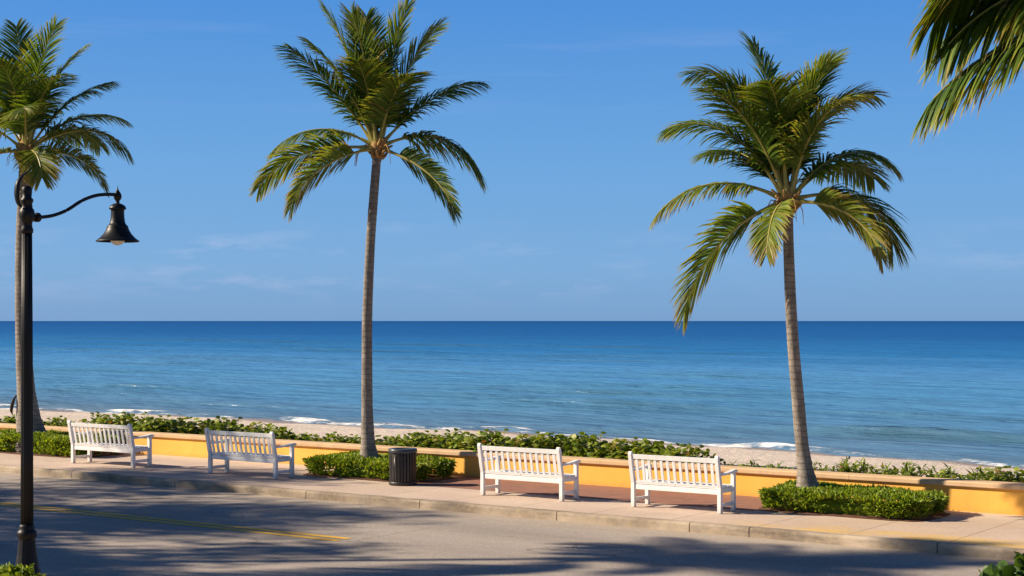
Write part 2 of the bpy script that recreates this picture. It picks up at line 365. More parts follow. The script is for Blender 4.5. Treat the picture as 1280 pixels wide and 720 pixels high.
# ------------------------------------------------------------------ setting: ground, road, pavements, beach, sea
TK, TW = 21.25, 25.05           # kerb edge, wall face
TN = 12.0                       # near kerb edge
def street(name, mb, mat, **kw):
    o = mb.build(name, mat, **kw); o.rotation_euler = (0, 0, ROT); tag(o, kind='structure'); return o
def grid(ss, tt, zf, af=None):
    mb = MB(); ns = len(ss)
    vs = [(s, t, zf(s, t)) for t in tt for s in ss]
    at = [af(s, t) for t in tt for s in ss] if af else 0.0
    mb.add(vs, [(j*ns+i, j*ns+i+1, (j+1)*ns+i+1, (j+1)*ns+i) for j in range(len(tt)-1) for i in range(ns-1)], 0, at)
    return mb
mb = MB(); mb.add([(-3000, -3000, -0.6), (3000, -3000, -0.6), (3000, 25.2, -0.6), (-3000, 25.2, -0.6)], [(0, 1, 2, 3)]); street('ground', mb, M['lawn'])
mb = MB(); mb.add([(-1500, TN-0.05, -0.14), (1500, TN-0.05, -0.14), (1500, TK+0.1, -0.14), (-1500, TK+0.1, -0.14)], [(0, 1, 2, 3)]); street('road', mb, M['road'])
mb = MB()
s_end = s_of(430, 17.6)
for t0 in (17.40, 17.64):
    mb.add([(-400, t0, -0.136), (s_end, t0, -0.136), (s_end, t0+0.14, -0.136), (-400, t0+0.14, -0.136)], [(0, 1, 2, 3)])
street('road_marking', mb, M['line'])
# kerbs: jointed concrete lengths with rounded arris
KJ = [-1500, -300, -100] + [-65 + 3.0*i for i in range(15)] + [-19.6, -17.0, -14.2, -11.79, -10.79, -7.93, -5, -2, 1, 4, 7, 20, 1500]
def kerb(name, t0, sgn):
    mb = MB()
    prof = [(0, -0.3), (0, -0.035), (0.008, -0.012), (0.03, 0.002), (0.16, 0.004), (0.16, -0.3)]
    for a, b in zip(KJ[:-1], KJ[1:]):
        mb.prism_x([(t0 + sgn*y, z) for y, z in prof], a+0.008, b-0.008)
    return street(name, mb, M['kerb'])
kerb('kerb', TK, 1); kerb('near_kerb', TN, -1)
mb = MB(); mb.box(-1500, 1500, TK+0.155, TW+0.04, -0.28, 0.0); street('pavement', mb, M['pavement'])
mb = MB(); mb.box(-1500, 1500, 2.0, TN-0.155, -0.28, 0.0); street('near_pavement', mb, M['pavement'])
mb = MB(); mb.add([(-1500, -400, -0.02), (1500, -400, -0.02), (1500, 2.0, -0.02), (-1500, 2.0, -0.02)], [(0, 1, 2, 3)]); street('lawn', mb, M['lawn'])
mb = MB(); mb.add([(-18.95, 23.2, 0.004), (-11.72, 23.2, 0.004), (-11.72, TW+0.02, 0.004), (-18.95, TW+0.02, 0.004)], [(0, 1, 2, 3)]); street('brick_paving', mb, M['brick'])
# planting beds (mulch) under the hedges
HEDGES = [(-32.6, -28.35, 23.35, 24.75), (-21.75, -18.85, 23.4, 24.8), (-11.72, -9.0, 23.3, 24.72)]
rng = random.Random(5)
for a, b, c, d in HEDGES:
    mb = MB(); n = 40; vs = []
    cx, cy, hx, hy = (a+b)/2, (c+d)/2, (b-a)/2+0.07, (d-c)/2+0.07
    for i in range(n):
        q = 2*math.pi*i/n
        e = lambda v: math.copysign(abs(v)**0.35, v)
        j = 1+rng.uniform(-0.02, 0.03)
        vs.append((cx+hx*e(math.cos(q))*j, min(TW, cy+hy*e(math.sin(q))*j), 0.008))
    mb.add(vs, [tuple(range(n))]); street('planting_bed', mb, M['mulch'])

SEA = -1.70
SH = [(-3000, 54), (-200, 54.3), (-110, 55.2), (-72.5, 54.6), (-55.3, 56.0), (-46, 54.5), (-40.6, 55.8), (-28.4, 54.0), (-22.7, 53.1), (-17, 52.0), (-5, 51.5), (30, 53), (3000, 53)]
def shore(s): return float(np.interp(s, [p[0] for p in SH], [p[1] for p in SH])) + 0.35*math.sin(s*0.9) + 0.2*math.sin(s*2.3+1)
def beach_z(s, t):
    ts = shore(s)
    z0 = 0.02
    if t < 29: z = z0 + 0.05*mnoise.noise((s*0.5, t*0.5, 3))
    else:
        k = (t-29)/(ts-29)
        z = z0 + (SEA-z0)*k if k < 1 else SEA - (t-ts)*0.07
        z += (0.06*mnoise.noise((s*0.35, t*0.35, 0)) + 0.03*mnoise.noise((s*1.1, t*1.1, 5)))*max(0, min(1, (ts-1.5-t)/4))
    return z
def wet(s, t): return max(0.001, min(1.0, 1-(shore(s)-1.6+0.5*math.sin(s*0.5)-t)/1.0))
ss = [-3000, -1200, -500, -250, -160] + list(np.arange(-110, 6, 0.8)) + [20, 60, 200, 800, 3000]
tt = [25.28] + list(np.arange(25.8, 62, 0.6)) + [75, 110]
o = street('beach', grid(ss, tt, beach_z, wet), M['sand'], smooth=True)
# sea: near waves are geometry; shoreline foam belongs to the breaking wave
rng = random.Random(11)
RIDGE = [(-24.4, 63.1, 7.5, 0.42, 0.9), (-87, 76.6, 9, 0.3, 1.3), (-54, 88, 10, 0.3, 1.4), (-46, 74, 10, 0.3, 1.1), (-34, 59.0, 5, 0.22, 0.7), (-66, 64, 8, 0.16, 0.9), (-44, 69, 7, 0.2, 1.0), (-30, 76, 8, 0.22, 1.1)]
for i in range(46):
    t0 = 66*math.exp(rng.uniform(0, 1.5)); RIDGE.append((rng.uniform(-30, -75)*t0/62, t0, rng.uniform(3, 9)*t0/70, rng.uniform(0.08, 0.2)*(t0/70)**0.4, rng.uniform(0.9, 1.5)*(t0/70)**0.7))
RA = np.array(RIDGE)
# breakers at the edge: s centre, half length, distance off the shoreline, foam strength
BREAK = [(-75.5, 3.0, 0.9, 0.9), (-70, 2.0, 0.4, 0.5), (-64, 2.0, 1.0, 0.95), (-58.5, 2.5, 0.5, 0.5), (-52, 2.6, 0.7, 0.8), (-46, 3.0, 0.5, 0.75), (-41, 2.2, 0.6, 0.7), (-36, 2.0, 0.3, 0.35), (-26.4, 2.2, 0.7, 0.85), (-23.2, 1.3, 0.4, 0.5), (-17, 3, 0.3, 0.3), (-85, 4, 0.6, 0.7), (-92, 4, .6, .5)]
def sea_z(s, t):
    ts = shore(s)
    fade = max(0.0, min(1.0, (t-ts+0.5)/6.0))*max(0.0, min(1.0, (420-t)/200))
    z = SEA
    if fade > 0 and -320 < s < 40:
        g = RA[:, 3]*np.exp(-((s-RA[:, 0])/RA[:, 2])**2)
        dt = (t - RA[:, 1] - 0.4*np.sin(s*0.13+RA[:, 0]))/RA[:, 4]
        z += float(np.sum(g*np.where(dt < 0, np.exp(-(dt*1.5)**2), np.exp(-(dt*0.7)**2))))*min(1.0, fade*2)
        z += fade*0.05*mnoise.noise((s*0.25, t*0.6, 2)) + fade*0.025*mnoise.noise((s*0.8, t*1.5, 7))
    for b0, hl, off, st in BREAK:
        if abs(s-b0) < hl*1.6:
            dt = t-(ts+off)
            z += 0.20*st*math.exp(-((s-b0)/hl)**2)*math.exp(-(dt/(0.45 if dt < 0 else 0.9))**2)
    return z
def foam(s, t):
    ts = shore(s); f = 0.0
    dt = t-ts
    if -2.5 < dt < 6:
        f = max(f, (0.50+0.10*math.sin(s*0.35)+0.08*math.sin(s*1.3))*math.exp(-((dt-0.2)/(0.6+0.25*math.sin(s*0.6)))**2))
        for b0, hl, off, st in BREAK:
            if abs(s-b0) < hl*1.8:
                e = math.exp(-((s-b0)/hl)**4)
                f = max(f, 0.92*st*e*math.exp(-((dt-off-0.5)/(0.65+0.55*st))**2))
    return max(f, 0.001)
ss = [-30000, -8000, -3000, -1200, -600, -400, -300] + list(np.arange(-240, -100, 1.2)) + list(np.arange(-100, -8, 0.4)) + [-4, 0, 10, 30, 90, 300, 1000, 4000, 12000, 40000]
tt = list(np.arange(50.0, 68, 0.2)); x = 68.0
while x < 420: tt.append(x); x += max(0.22, (x-60)*0.012+0.1)
while x < 45000: tt.append(x); x *= 1.35
o = street('sea', grid(ss, tt, sea_z, foam), M['sea'], smooth=True)
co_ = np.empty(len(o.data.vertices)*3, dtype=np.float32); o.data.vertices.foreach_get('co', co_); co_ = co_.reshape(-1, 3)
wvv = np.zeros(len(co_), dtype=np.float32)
for r0 in RIDGE:                                    # steep swell faces: their darker, greener look is painted into the colour
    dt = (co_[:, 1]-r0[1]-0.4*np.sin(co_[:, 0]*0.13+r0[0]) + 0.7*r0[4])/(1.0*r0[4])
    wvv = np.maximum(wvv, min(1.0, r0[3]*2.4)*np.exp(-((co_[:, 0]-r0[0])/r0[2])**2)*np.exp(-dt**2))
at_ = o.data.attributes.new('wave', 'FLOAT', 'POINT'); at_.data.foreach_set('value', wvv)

# ------------------------------------------------------------------ sea wall
w = empty('sea_wall', P(-20, TW, 0), ROT)
tag(w, 'long low yellow stucco wall with pale cap between the pavement and the beach', 'wall')
mb = MB(); mb.box(-1000, 1000, 0, 0.22, -0.5, 0.40); mb.build('wall_body', M['stucco'], w)
mb = MB(); cj = [-1000, -300, -60] + [-48 + 6.35*i for i in range(15)] + [300, 1000]
for a, b in zip(cj[:-1], cj[1:]):
    mb.prism_x([(-0.045, 0.402), (-0.05, 0.41), (-0.05, 0.468), (-0.035, 0.485), (0.25, 0.49), (0.27, 0.475), (0.27, 0.402)], a+0.003, b-0.003)
mb.build('wall_cap', M['cap'], w)

# ------------------------------------------------------------------ benches
def bench(Lx):
    r = empty('park_bench', (0, 0, 0))
    hw = Lx/2
    def yb(z): return 0.0 if z < 0.40 else -0.105*((z-0.40)/0.52)**0.85
    zs = [0.0, 0.2, 0.40, 0.5, 0.6, 0.7, 0.8, 0.87]
    for sx in (-1, 1):
        mb = MB(); x0 = sx*hw
        fr = [(yb(z)-0.034, z) for z in zs]; bk = [(yb(z)+0.034, z) for z in zs]
        top = [(yb(.9)-0.022, 0.905), (yb(.9), 0.918), (yb(.9)+0.022, 0.905)]
        mb.prism_x(fr + top + bk[::-1], x0-0.034, x0+0.034)
        mb.build('leg', M['white'], r, bevel=0.006)
        mb = MB(); mb.box(x0-0.034, x0+0.034, 0.45-0.034, 0.45+0.034, 0, 0.615); mb.build('leg', M['white'], r, bevel=0.006)
        mb = MB()                                   # armrest with rolled front
        up = [(-0.0, 0.625), (0.15, 0.628), (0.32, 0.642), (0.44, 0.662), (0.50, 0.664), (0.535, 0.648), (0.54, 0.625)]
        lo = [(0.52, 0.608), (0.48, 0.617), (0.32, 0.606), (0.15, 0.595), (-0.0, 0.592)]
        mb.prism_x(up+lo, x0-0.04, x0+0.04); mb.build('armrest', M['white'], r, bevel=0.005)
        mb = MB(); mb.box(x0-0.02, x0+0.02, 0.036, 0.414, 0.095, 0.15); mb.build('stretcher', M['white'], r, bevel=0.004)
    # seat frame
    mb = MB(); a = hw-0.036
    mb.box(-a, a, -0.018, 0.018, 0.295, 0.375); mb.box(-a, a, 0.432, 0.468, 0.315, 0.39)
    for sx in (-1, 1): mb.box(sx*hw-0.018, sx*hw+0.018, 0.036, 0.414, 0.315, 0.39)
    mb.build('seat_frame', M['white'], r, bevel=0.004)
    mb = MB()
    for i in range(5):
        y0 = 0.045 + i*0.09; mb.box(-hw-0.02 if i < 4 else -hw-0.045, hw+0.02 if i < 4 else hw+0.045, y0, y0+0.078, 0.395, 0.417) if i < 4 else mb.box(-a, a, y0, y0+0.075, 0.395, 0.417)
    mb.build('seat', M['white'], r, bevel=0.004)
    mb = MB()
    def slat(x0, x1, z0, z1, th, off=0.0):
        k = 6; zz = [z0+(z1-z0)*i/k for i in range(k+1)]
        mb.prism_x([(yb(z)-th/2+off, z) for z in zz] + [(yb(z)+th/2+off, z) for z in zz[::-1]], x0, x1)
    slat(-a, -0.006, 0.385, 0.435, 0.036); slat(0.006-0.006, a, 0.383, 0.433, 0.037)
    # top rail, lightly arched
    n = 10
    for i in range(n):
        x0 = -a + 2*a*i/n; x1 = -a + 2*a*(i+1)/n
        slat(x0, x1, 0.795, 0.873, 0.04)
    ns = 13; pitch = 2*a/(ns+0.25)
    for i in range(ns):
        xc = -a + pitch*(i+0.625); slat(xc-0.026, xc+0.026, 0.425, 0.80, 0.02)
    mb.build('backrest', M['white'], r, bevel=0.003)
    return r
BX = [(92, 166, 'white slatted bench in sun, standing beside the lamp post and the left palm', 1.0),
      (262.5, 345, 'white slatted bench in shade, between the left bench and the bed of the middle palm', 1.0),
      (604, 702, 'white slatted bench on the first right of the litter bin, on red bricks', 1.0),
      (792, 900, 'white slatted bench beside the sunny hedge of the right palm', 1.0)]
proto = bench(1.65)
for i, (x0, x1, lab, _) in enumerate(BX):
    b = proto if i == 0 else copy_tree(proto)
    s0, s1 = s_of(x0, 22.53), s_of(x1, 22.53)
    b.location = P((s0+s1)/2, 22.53, 0.004); b.rotation_euler = (0, 0, ROT + R([0.6, -0.8, 0.4, 0.0][i])); b.scale = ((s1-s0)/1.65, 1, 1)
    tag(b, lab, 'bench', 'white benches along the pavement facing the sea')

# ------------------------------------------------------------------ litter bin
bp = P(s_of(503.5, 23.1), 23.1, 0.002)
bn = empty('litter_bin', bp, ROT)
tag(bn, 'round dark slatted litter bin in front of the middle palm hedge', 'litter bin')
mb = MB(); mb.lathe([(0.222, 0.05), (0.222, 0.60)], 40); mb.build('liner', M['bronze'], bn, True)
mb = MB()
for k in range(26):
    q = 2*math.pi*k/26; c, s_ = math.cos(q), math.sin(q)
    pts = [(r_*c, r_*s_, z) for r_, z in ((0.244, 0.045), (0.252, 0.12), (0.254, 0.35), (0.254, 0.55), (0.250, 0.62))]
    vs = []
    for (x, y, z) in pts:
        for w_, o_ in ((-0.020, 0), (0.020, 0), (0.020, -0.008), (-0.020, -0.008)):
            vs.append((x - s_*w_ + c*o_, y + c*w_ + s_*o_, z))
    fs = [(i*4+j, i*4+(j+1) % 4, (i+1)*4+(j+1) % 4, (i+1)*4+j) for i in range(4) for j in range(4)] + [(3, 2, 1, 0), (16, 17, 18, 19)]
    mb.add(vs, fs)
mb.build('slat_panel', M['bronze'], bn)
mb = MB(); mb.lathe([(0.20, 0.0), (0.252, 0.0), (0.262, 0.02), (0.262, 0.05), (0.256, 0.068), (0.20, 0.068)], 48, caps=False); mb.build('base_ring', M['bronze'], bn, True)
mb = MB(); mb.lathe([(0.235, 0.60), (0.262, 0.60), (0.268, 0.61), (0.268, 0.662), (0.258, 0.672), (0.16, 0.675), (0.15, 0.655), (0.0005, 0.652)], 48, caps=False)
mb.build('lid', M['lid'], bn, True)

# ------------------------------------------------------------------ street lamp
LD = 18.6; LX = (33.7-640)/F*LD
lp = empty('street_lamp', (LX, LD, 0), math.atan2(V.y, V.x))
tag(lp, 'tall black street lamp with a bell shade on a curved arm', 'street lamp')
zl = lambda y: H-(y-HOR)*LD/F
mb = MB(); mb.lathe([(0.20, 0.0), (0.205, 0.05), (0.185, 0.075), (0.165, 0.10), (0.135, 0.20), (0.112, 0.34), (0.098, 0.47), (0.094, 0.52)], 16); mb.build('base', M['iron'], lp, False, bevel=0.004)
mb = MB(); mb.lathe([(0.094, 0.515), (0.100, 0.53), (0.112, 0.555), (0.114, 0.585), (0.104, 0.61), (0.088, 0.625), (0.092, 0.65), (0.084, 0.675), (0.074, 0.69)], 32); mb.build('collar', M['iron'], lp, True)
mb = MB(); mb.lathe([(0.0735, 0.68), (0.071, 1.5), (0.066, 2.8), (0.059, zl(285))], 96, flute=16, depth=0.09); mb.build('pole', M['iron'], lp, True)
mb = MB(); mb.lathe([(0.055, zl(292)), (0.07, zl(291)), (0.073, zl(287)), (0.062, zl(284)), (0.058, zl(279)), (0.07, zl(277)), (0.086, zl(272)), (0.09, zl(267)), (0.08, zl(262)), (0.064, zl(260)), (0.06, zl(254)), (0.072, zl(252)), (0.072, zl(249)), (0.052, zl(247)), (0.058, zl(240)), (0.06, zl(236)), (0.045, zl(233)), (0.0005, zl(231.5))], 32)
mb.build('post_top', M['iron'], lp, True)
def armpt(px, py):
    k = (px-640)/F
    r = (k*LD - LX)/(V.x - k*V.y)
    return (r, 0, H - (py-HOR)*(LD+V.y*r)/F)
ap = [armpt(*q) for q in ((38, 271.5), (47, 271.7), (56, 271), (64, 269.8), (73, 267.2), (82, 263.5), (90, 258.8), (97, 254), (105, 249.6), (113, 246.4), (121, 244.2), (129, 243.2), (138, 243), (146, 243.4))]
def smooth_pts(pts, k=4):
    out = []
    for i in range(len(pts)-1):
        p0, p1, p2, p3 = [Vector(pts[min(max(j, 0), len(pts)-1)]) for j in (i-1, i, i+1, i+2)]
        for q in range(k):
            u = q/k; out.append(0.5*((2*p1)+(p2-p0)*u+(2*p0-5*p1+4*p2-p3)*u*u+(3*p1-p0-3*p2+p3)*u**3))
    out.append(Vector(pts[-1])); return out
mb = MB(); mb.tube(smooth_pts(ap), 0.021, 10)
mb.tube([armpt(44, 271.7), armpt(48.5, 271.7)], 0.055, 12); mb.tube([armpt(40, 271.7), armpt(44.5, 271.7)], 0.038, 12)
mb.build('arm', M['iron'], lp, True)
mb = MB()                                            # leaf-shaped scroll on the back of the post
sp = [armpt(*q) for q in ((27, 259), (23, 254), (21.3, 246), (21.2, 237), (22.5, 228), (27, 221), (33, 216), (37, 211), (39.5, 206))]
mb.tube(smooth_pts(sp), [0.012 + 0.028*math.sin(math.pi*min(1, i/22.0))**0.7 if i < 22 else 0.016*(33-i)/11.0 for i in range(33)], 8, flat=0.6)
mb.build('scroll_bracket', M['iron'], lp, True)
hr, _, hz = armpt(147, 243.4); sd = (LD+V.y*hr)/F
zh = lambda y: H-(y-HOR)*sd
mb = MB(); mb.lathe([(0.0005, zh(231.5)), (0.008, zh(236)), (0.018, zh(238.5)), (0.03, zh(240)), (0.046, zh(243)), (0.05, zh(246)), (0.042, zh(249)), (0.024, zh(251)), (0.024, zh(254)), (0.05, zh(254.8)), (0.088, zh(257)), (0.104, zh(260)), (0.104, zh(261.5)), (0.086, zh(262.2))], 32, (hr, 0))
mb.build('finial', M['iron'], lp, True)
mb = MB(); prof = [(0.082, zh(262.0)), (0.080, zh(266)), (0.083, zh(272)), (0.092, zh(278)), (0.108, zh(281.3)), (0.126, zh(282)), (0.128, zh(284)), (0.142, zh(288)), (0.17, zh(292.5)), (0.21, zh(297)), (0.245, zh(299.8)), (0.264, zh(301)), (0.262, zh(302))]
prof += [(r_-0.006, z_-0.012) for r_, z_ in prof[::-1][1:]]
mb.lathe(prof, 40, (hr, 0), caps=False)
ls = mb.build('lamp_shade', M['iron'], lp, True)
mb = MB(); mb.lathe([(0.0005, zh(306.8))] + [(0.088*math.sin(R(a)), zh(299.5)-0.072*math.cos(R(a))) for a in (15, 30, 45, 60, 75, 90)] + [(0.06, zh(296))], 24, (hr, 0)); mb.build('bulb', M['bulb'], lp, True)

# ------------------------------------------------------------------ palms
def frond(L, az, e0, e1, seed, leaf=0.76, n=98, yel=0.25, p=1.7, hang=0.55, twist=0.0, bare=0.20, azc=0.0, be0=62.0, tipdry=0.3):
    """one pinnate frond; az, e0, e1 in degrees: heading, elevation at the base and at the tip"""
    g = random.Random(seed); mb = MB()
    K = 22; pts = [Vector((0, 0, 0))]; tans = []
    for i in range(K):
        u = (i+0.5)/K; e = R(e0+(e1-e0)*u**p); a = R(az+azc*u)
        d = Vector((math.cos(e)*math.cos(a), math.cos(e)*math.sin(a), math.sin(e))); tans.append(d)
        pts.append(pts[-1]+d*(L/K))
    rad = [0.03*(1-0.9*(i/K))**1.0+0.0035 + (0.028*(1-i/3.0) if i < 3 else 0) for i in range(K+1)]
    mb.tube(pts, rad, 6, 1, at=yel)
    for side in (-1, 1):
        for j in range(n):
            u = bare + (1-bare)*((j+g.uniform(-0.3, 0.3)+0.5)/n); u = min(max(u, bare), 0.995)
            x = u*K; i = min(int(x), K-1); f = x-i
            p0 = pts[i].lerp(pts[i+1], f); T = tans[i]
            a = R(az+azc*u); S = Vector((-math.sin(a), math.cos(a), 0))
            S = (Matrix.Rotation(R(twist), 3, T) @ S).normalized()
            Nn = T.cross(S)
            if Nn.z < 0: Nn = -Nn
            w = (u-bare)/(1-bare)
            ln = leaf*(0.52+0.58*math.sin(math.pi*min(1.0, w*0.66+0.14)))*(1-0.45*w**4)*g.uniform(0.86, 1.1)
            be = R(be0*(1-0.5*w)+g.uniform(-6, 6)); vv = R(22-20*w+g.uniform(-8, 8))
            D = (T*math.cos(be) + S*side*math.sin(be)*math.cos(vv) + Nn*math.sin(be)*math.sin(vv)).normalized()
            hg = hang*g.uniform(0.75, 1.25)
            q = [p0]; ds = []
            for k in range(4):
                D2 = (D + Vector((0, 0, -1))*hg*(0.34+0.46*k)).normalized(); ds.append(D2)
                q.append(q[-1]+D2*ln*(0.28, 0.28, 0.25, 0.19)[k])
            W = T - D*T.dot(D)
            W = W.normalized() if W.length > 1e-3 else S
            W = (Matrix.Rotation(g.uniform(-0.5, 0.5), 3, D) @ W)
            wd = 0.0185*g.uniform(0.85, 1.15)*(0.75+0.25*leaf/0.6)*(1-0.3*w)
            prof = (0.55, 1.0, 0.92, 0.6, 0.0)
            vs = []; ats = []
            base = yel - 0.02 + g.uniform(-0.12, 0.14) + 0.10*w
            if g.random() < 0.05: base += 0.35
            for k in range(4):
                vs += [q[k]-W*wd*prof[k], q[k]+W*wd*prof[k]]
                c = base + tipdry*max(0, (k-1.5)/2.5)
                ats += [max(0.01, min(1, c))]*2
            vs.append(q[4]); ats.append(max(0.01, min(1, base+tipdry+0.15)))
            mb.add(vs, [(0, 1, 3, 2), (2, 3, 5, 4), (4, 5, 7, 6), (6, 7, 8)], 0, ats)
    return mb

def palm(base, trunkpts, rads, fronds, label, group='coconut palms with tall ringed trunks', scale=1.0, fiber=True):
    """trunkpts: local offsets from the base up to the crown"""
    r = empty('palm_tree', base)
    tag(r, label, 'palm tree', group)
    pts = smooth_pts(trunkpts, 6); k = len(pts)
    rr = [float(np.interp(p.z/pts[-1].z, [q[0] for q in rads], [q[1] for q in rads])) for p in pts]
    mb = MB(); g = random.Random(len(fronds)*7+int(base.x*10))
    # finely ringed tube
    dense = smooth_pts(pts, 4); kd = len(dense); n = 20; vs = []
    for i, p in enumerate(dense):
        ra = float(np.interp(i/(kd-1)*(k-1), range(k), rr))*(1+0.015*math.sin(i*1.9)+g.uniform(-0.012, 0.012))
        for j in range(n):
            q = 2*math.pi*j/n
            flare = 1 + 0.16*max(0, 1-p.z/0.7)*math.sin(q*3+1.0)
            vs.append((p.x+ra*flare*math.cos(q), p.y+ra*flare*math.sin(q), p.z))
    mb.add(vs, [(i*n+j, i*n+(j+1) % n, (i+1)*n+(j+1) % n, (i+1)*n+j) for i in range(kd-1) for j in range(n)])
    mb.build('trunk', M['trunk'], r, True)
    top = pts[-1]
    # cut leaf bases, fibre and flower stalks round the top of the trunk
    mb = MB()
    mb.lathe([(rr[-1]*0.9, -0.22), (rr[-1]*1.25, -0.1), (rr[-1]*1.6, 0.05), (rr[-1]*1.3, 0.22), (0.02, 0.42)], 14)
    for i in range(22):
        q = g.uniform(0, 6.28); z0 = g.uniform(-0.2, 0.12); l = g.uniform(0.12, 0.26); el = g.uniform(0.2, 1.1)
        d = Vector((math.cos(q)*math.cos(el), math.sin(q)*math.cos(el), math.sin(el)))
        p0 = Vector((math.cos(q)*rr[-1], math.sin(q)*rr[-1], z0))
        mb.tube([p0, p0+d*l*0.5, p0+d*l+Vector((0, 0, 0.03))], [0.045, 0.035, 0.018], 6)
    for i in range(5):
        q = g.uniform(0, 6.28); d = Vector((math.cos(q), math.sin(q), 0))
        mb.tube([d*0.1, d*0.3+Vector((0, 0, 0.1)), d*0.42+Vector((0, 0, -0.08)), d*0.45+Vector((0, 0, -0.3))], [0.014, 0.011, 0.008, 0.004], 5)
    o = mb.build('leaf_base', M['boot'], r, True); o.location = top
    for i, fr in enumerate(fronds):
        fr = dict(fr); fr['L'] *= scale*g.uniform(0.95, 1.05); fr.setdefault('twist', g.uniform(-22, 22)); fr.setdefault('azc', g.uniform(-10, 10))
        fm = frond(seed=i*31+int(abs(base.x)*13), **fr)
        o = fm.build('frond', [M['leaflet'], M['rachis']], r)
        q = R(fr['az']); o.location = top + Vector((math.cos(q)*0.06, math.sin(q)*0.06, 0.05+0.1*min(1, max(0, fr['e0']/90))))
    return r, top
def D(L, az, e0, e1, **k): return dict(L=L, az=az, e0=e0, e1=e1, **k)

# crowns: az 0 = right, 90 = away from the camera, 180 = left, 270 = towards the camera
def tp(px_list, px0, t0, s0):
    """trunk track (column, row) at the trunk's own distance -> local offsets"""
    d = d_of(px0, t0); x0 = (px0-640)/F*d
    return [Vector(((px-640)/F*d - x0, 0.05*math.sin(i*0.8), H-(py-HOR)*d/F)) for i, (px, py) in enumerate(px_list)]
TP = 24.0
# middle palm
px0 = 463; b2 = P(s_of(px0, TP), TP, 0)
tr2 = [Vector((0, 0, 0))] + tp([(461, 572), (459.5, 545), (458.5, 500), (458.5, 450), (459, 400), (461, 350), (463.5, 300), (467, 250), (470, 210), (471.5, 188)], px0, TP, 0)
fr2 = [D(2.45, 176, 32, -48, hang=0.8, yel=0.2, p=1.3, leaf=0.58, twist=-12), D(2.65, 194, 2, -58, hang=0.45, yel=0.34, tipdry=0.35, twist=35, leaf=0.72), D(2.4, 216, -14, -70, hang=0.35, yel=0.42, tipdry=0.4, twist=45, leaf=0.66),
       D(2.7, 176, 56, 36, hang=0.4, yel=0.16, twist=-25, azc=0), D(3.0, 172, 76, 58, hang=0.28, yel=0.18, be0=56, twist=20), D(2.9, 120, 84, 70, hang=0.22, yel=0.14, be0=54),
       D(2.9, 340, 84, 68, hang=0.22, yel=0.3, be0=52), D(2.9, 8, 74, 46, hang=0.3, yel=0.24, be0=56, twist=-15),
       D(2.5, 4, 48, 8, hang=0.45, yel=0.18, twist=20, azc=0), D(2.4, -8, 24, -62, hang=0.85, yel=0.2, p=1.3, leaf=1.05), D(2.25, -24, -20, -72, hang=0.3, yel=0.12, twist=-55, leaf=0.55),
       D(2.0, 250, 72, 24, p=2.0, hang=0.35, yel=0.32, be0=56), D(1.9, 305, 66, 14, p=2.0, hang=0.4, yel=0.34),
       D(2.2, 75, 64, 20, hang=0.4, yel=0.1), D(2.0, 110, 56, 10, hang=0.5, yel=0.12), D(2.6, 230, 84, 60, hang=0.25, yel=0.36, be0=52), D(2.4, 200, 66, 40, hang=0.4, yel=0.2)]
RD2 = [(0, 0.28), (0.05, 0.235), (0.07, 0.18), (0.1, 0.14), (0.2, 0.112), (0.6, 0.095), (1, 0.085)]
palm2, _ = palm(b2, tr2, RD2, fr2, 'tall slim coconut palm rising behind the dark litter bin', scale=0.95)
# right palm
px0 = 1011; b3 = P(s_of(px0, TP), TP, 0)
tr3 = [Vector((0, 0, 0))] + tp([(1010, 612), (1006, 580), (1002, 545), (998, 500), (993, 450), (989, 400), (986.5, 350), (985, 300), (985, 270), (985, 256)], px0, TP, 0)
fr3 = [D(2.5, 178, 28, -54, hang=0.8, yel=0.46, tipdry=0.35, p=1.3, leaf=0.6, twist=-10), D(3.0, 204, -16, -74, p=1.1, hang=0.35, yel=0.36, tipdry=0.4, twist=50, leaf=0.86), D(1.8, 245, -10, -74, hang=0.4, yel=0.46, leaf=0.55),
       D(2.5, 172, 60, -24, p=1.9, hang=0.5, yel=0.24, twist=-20, azc=0), D(2.9, 166, 78, -6, p=2.4, hang=0.4, yel=0.22, be0=58, twist=15), D(2.75, 130, 84, 56, p=2.0, hang=0.28, yel=0.15, be0=54),
       D(2.7, 30, 82, 48, p=2.2, hang=0.3, yel=0.18, be0=54), D(2.6, 6, 76, -6, p=2.2, hang=0.4, yel=0.36, be0=58, twist=-15), D(2.2, 2, 52, -46, p=1.8, hang=0.6, yel=0.38, azc=0, twist=15),
       D(2.2, -8, 18, -78, p=1.3, hang=0.75, yel=0.16, leaf=1.0), D(2.1, -30, 0, -74, p=1.3, hang=0.35, yel=0.48, tipdry=0.4, twist=-45, leaf=0.58),
       D(2.2, 240, 80, 14, p=2.2, hang=0.35, yel=0.3, be0=54), D(2.1, 315, 74, 10, p=2.0, hang=0.4, yel=0.42, be0=56), D(2.4, 205, 66, 20, hang=0.4, yel=0.26),
       D(2.2, 80, 64, 12, hang=0.4, yel=0.1), D(2.1, 125, 50, -10, hang=0.5, yel=0.12), D(2.2, 35, 40, -35, hang=0.6, yel=0.12), D(2.4, 340, 84, 50, p=2.2, hang=0.28, yel=0.3, be0=52), D(2.3, 190, 74, 30, p=2, hang=0.35, yel=0.2)]
RD3 = [(0, 0.27), (0.06, 0.21), (0.09, 0.165), (0.13, 0.132), (0.2, 0.11), (0.5, 0.097), (1, 0.082)]
palm3, _ = palm(b3, tr3, RD3, fr3, 'leaning coconut palm growing from the sunny hedge beside the right bench', scale=0.95)
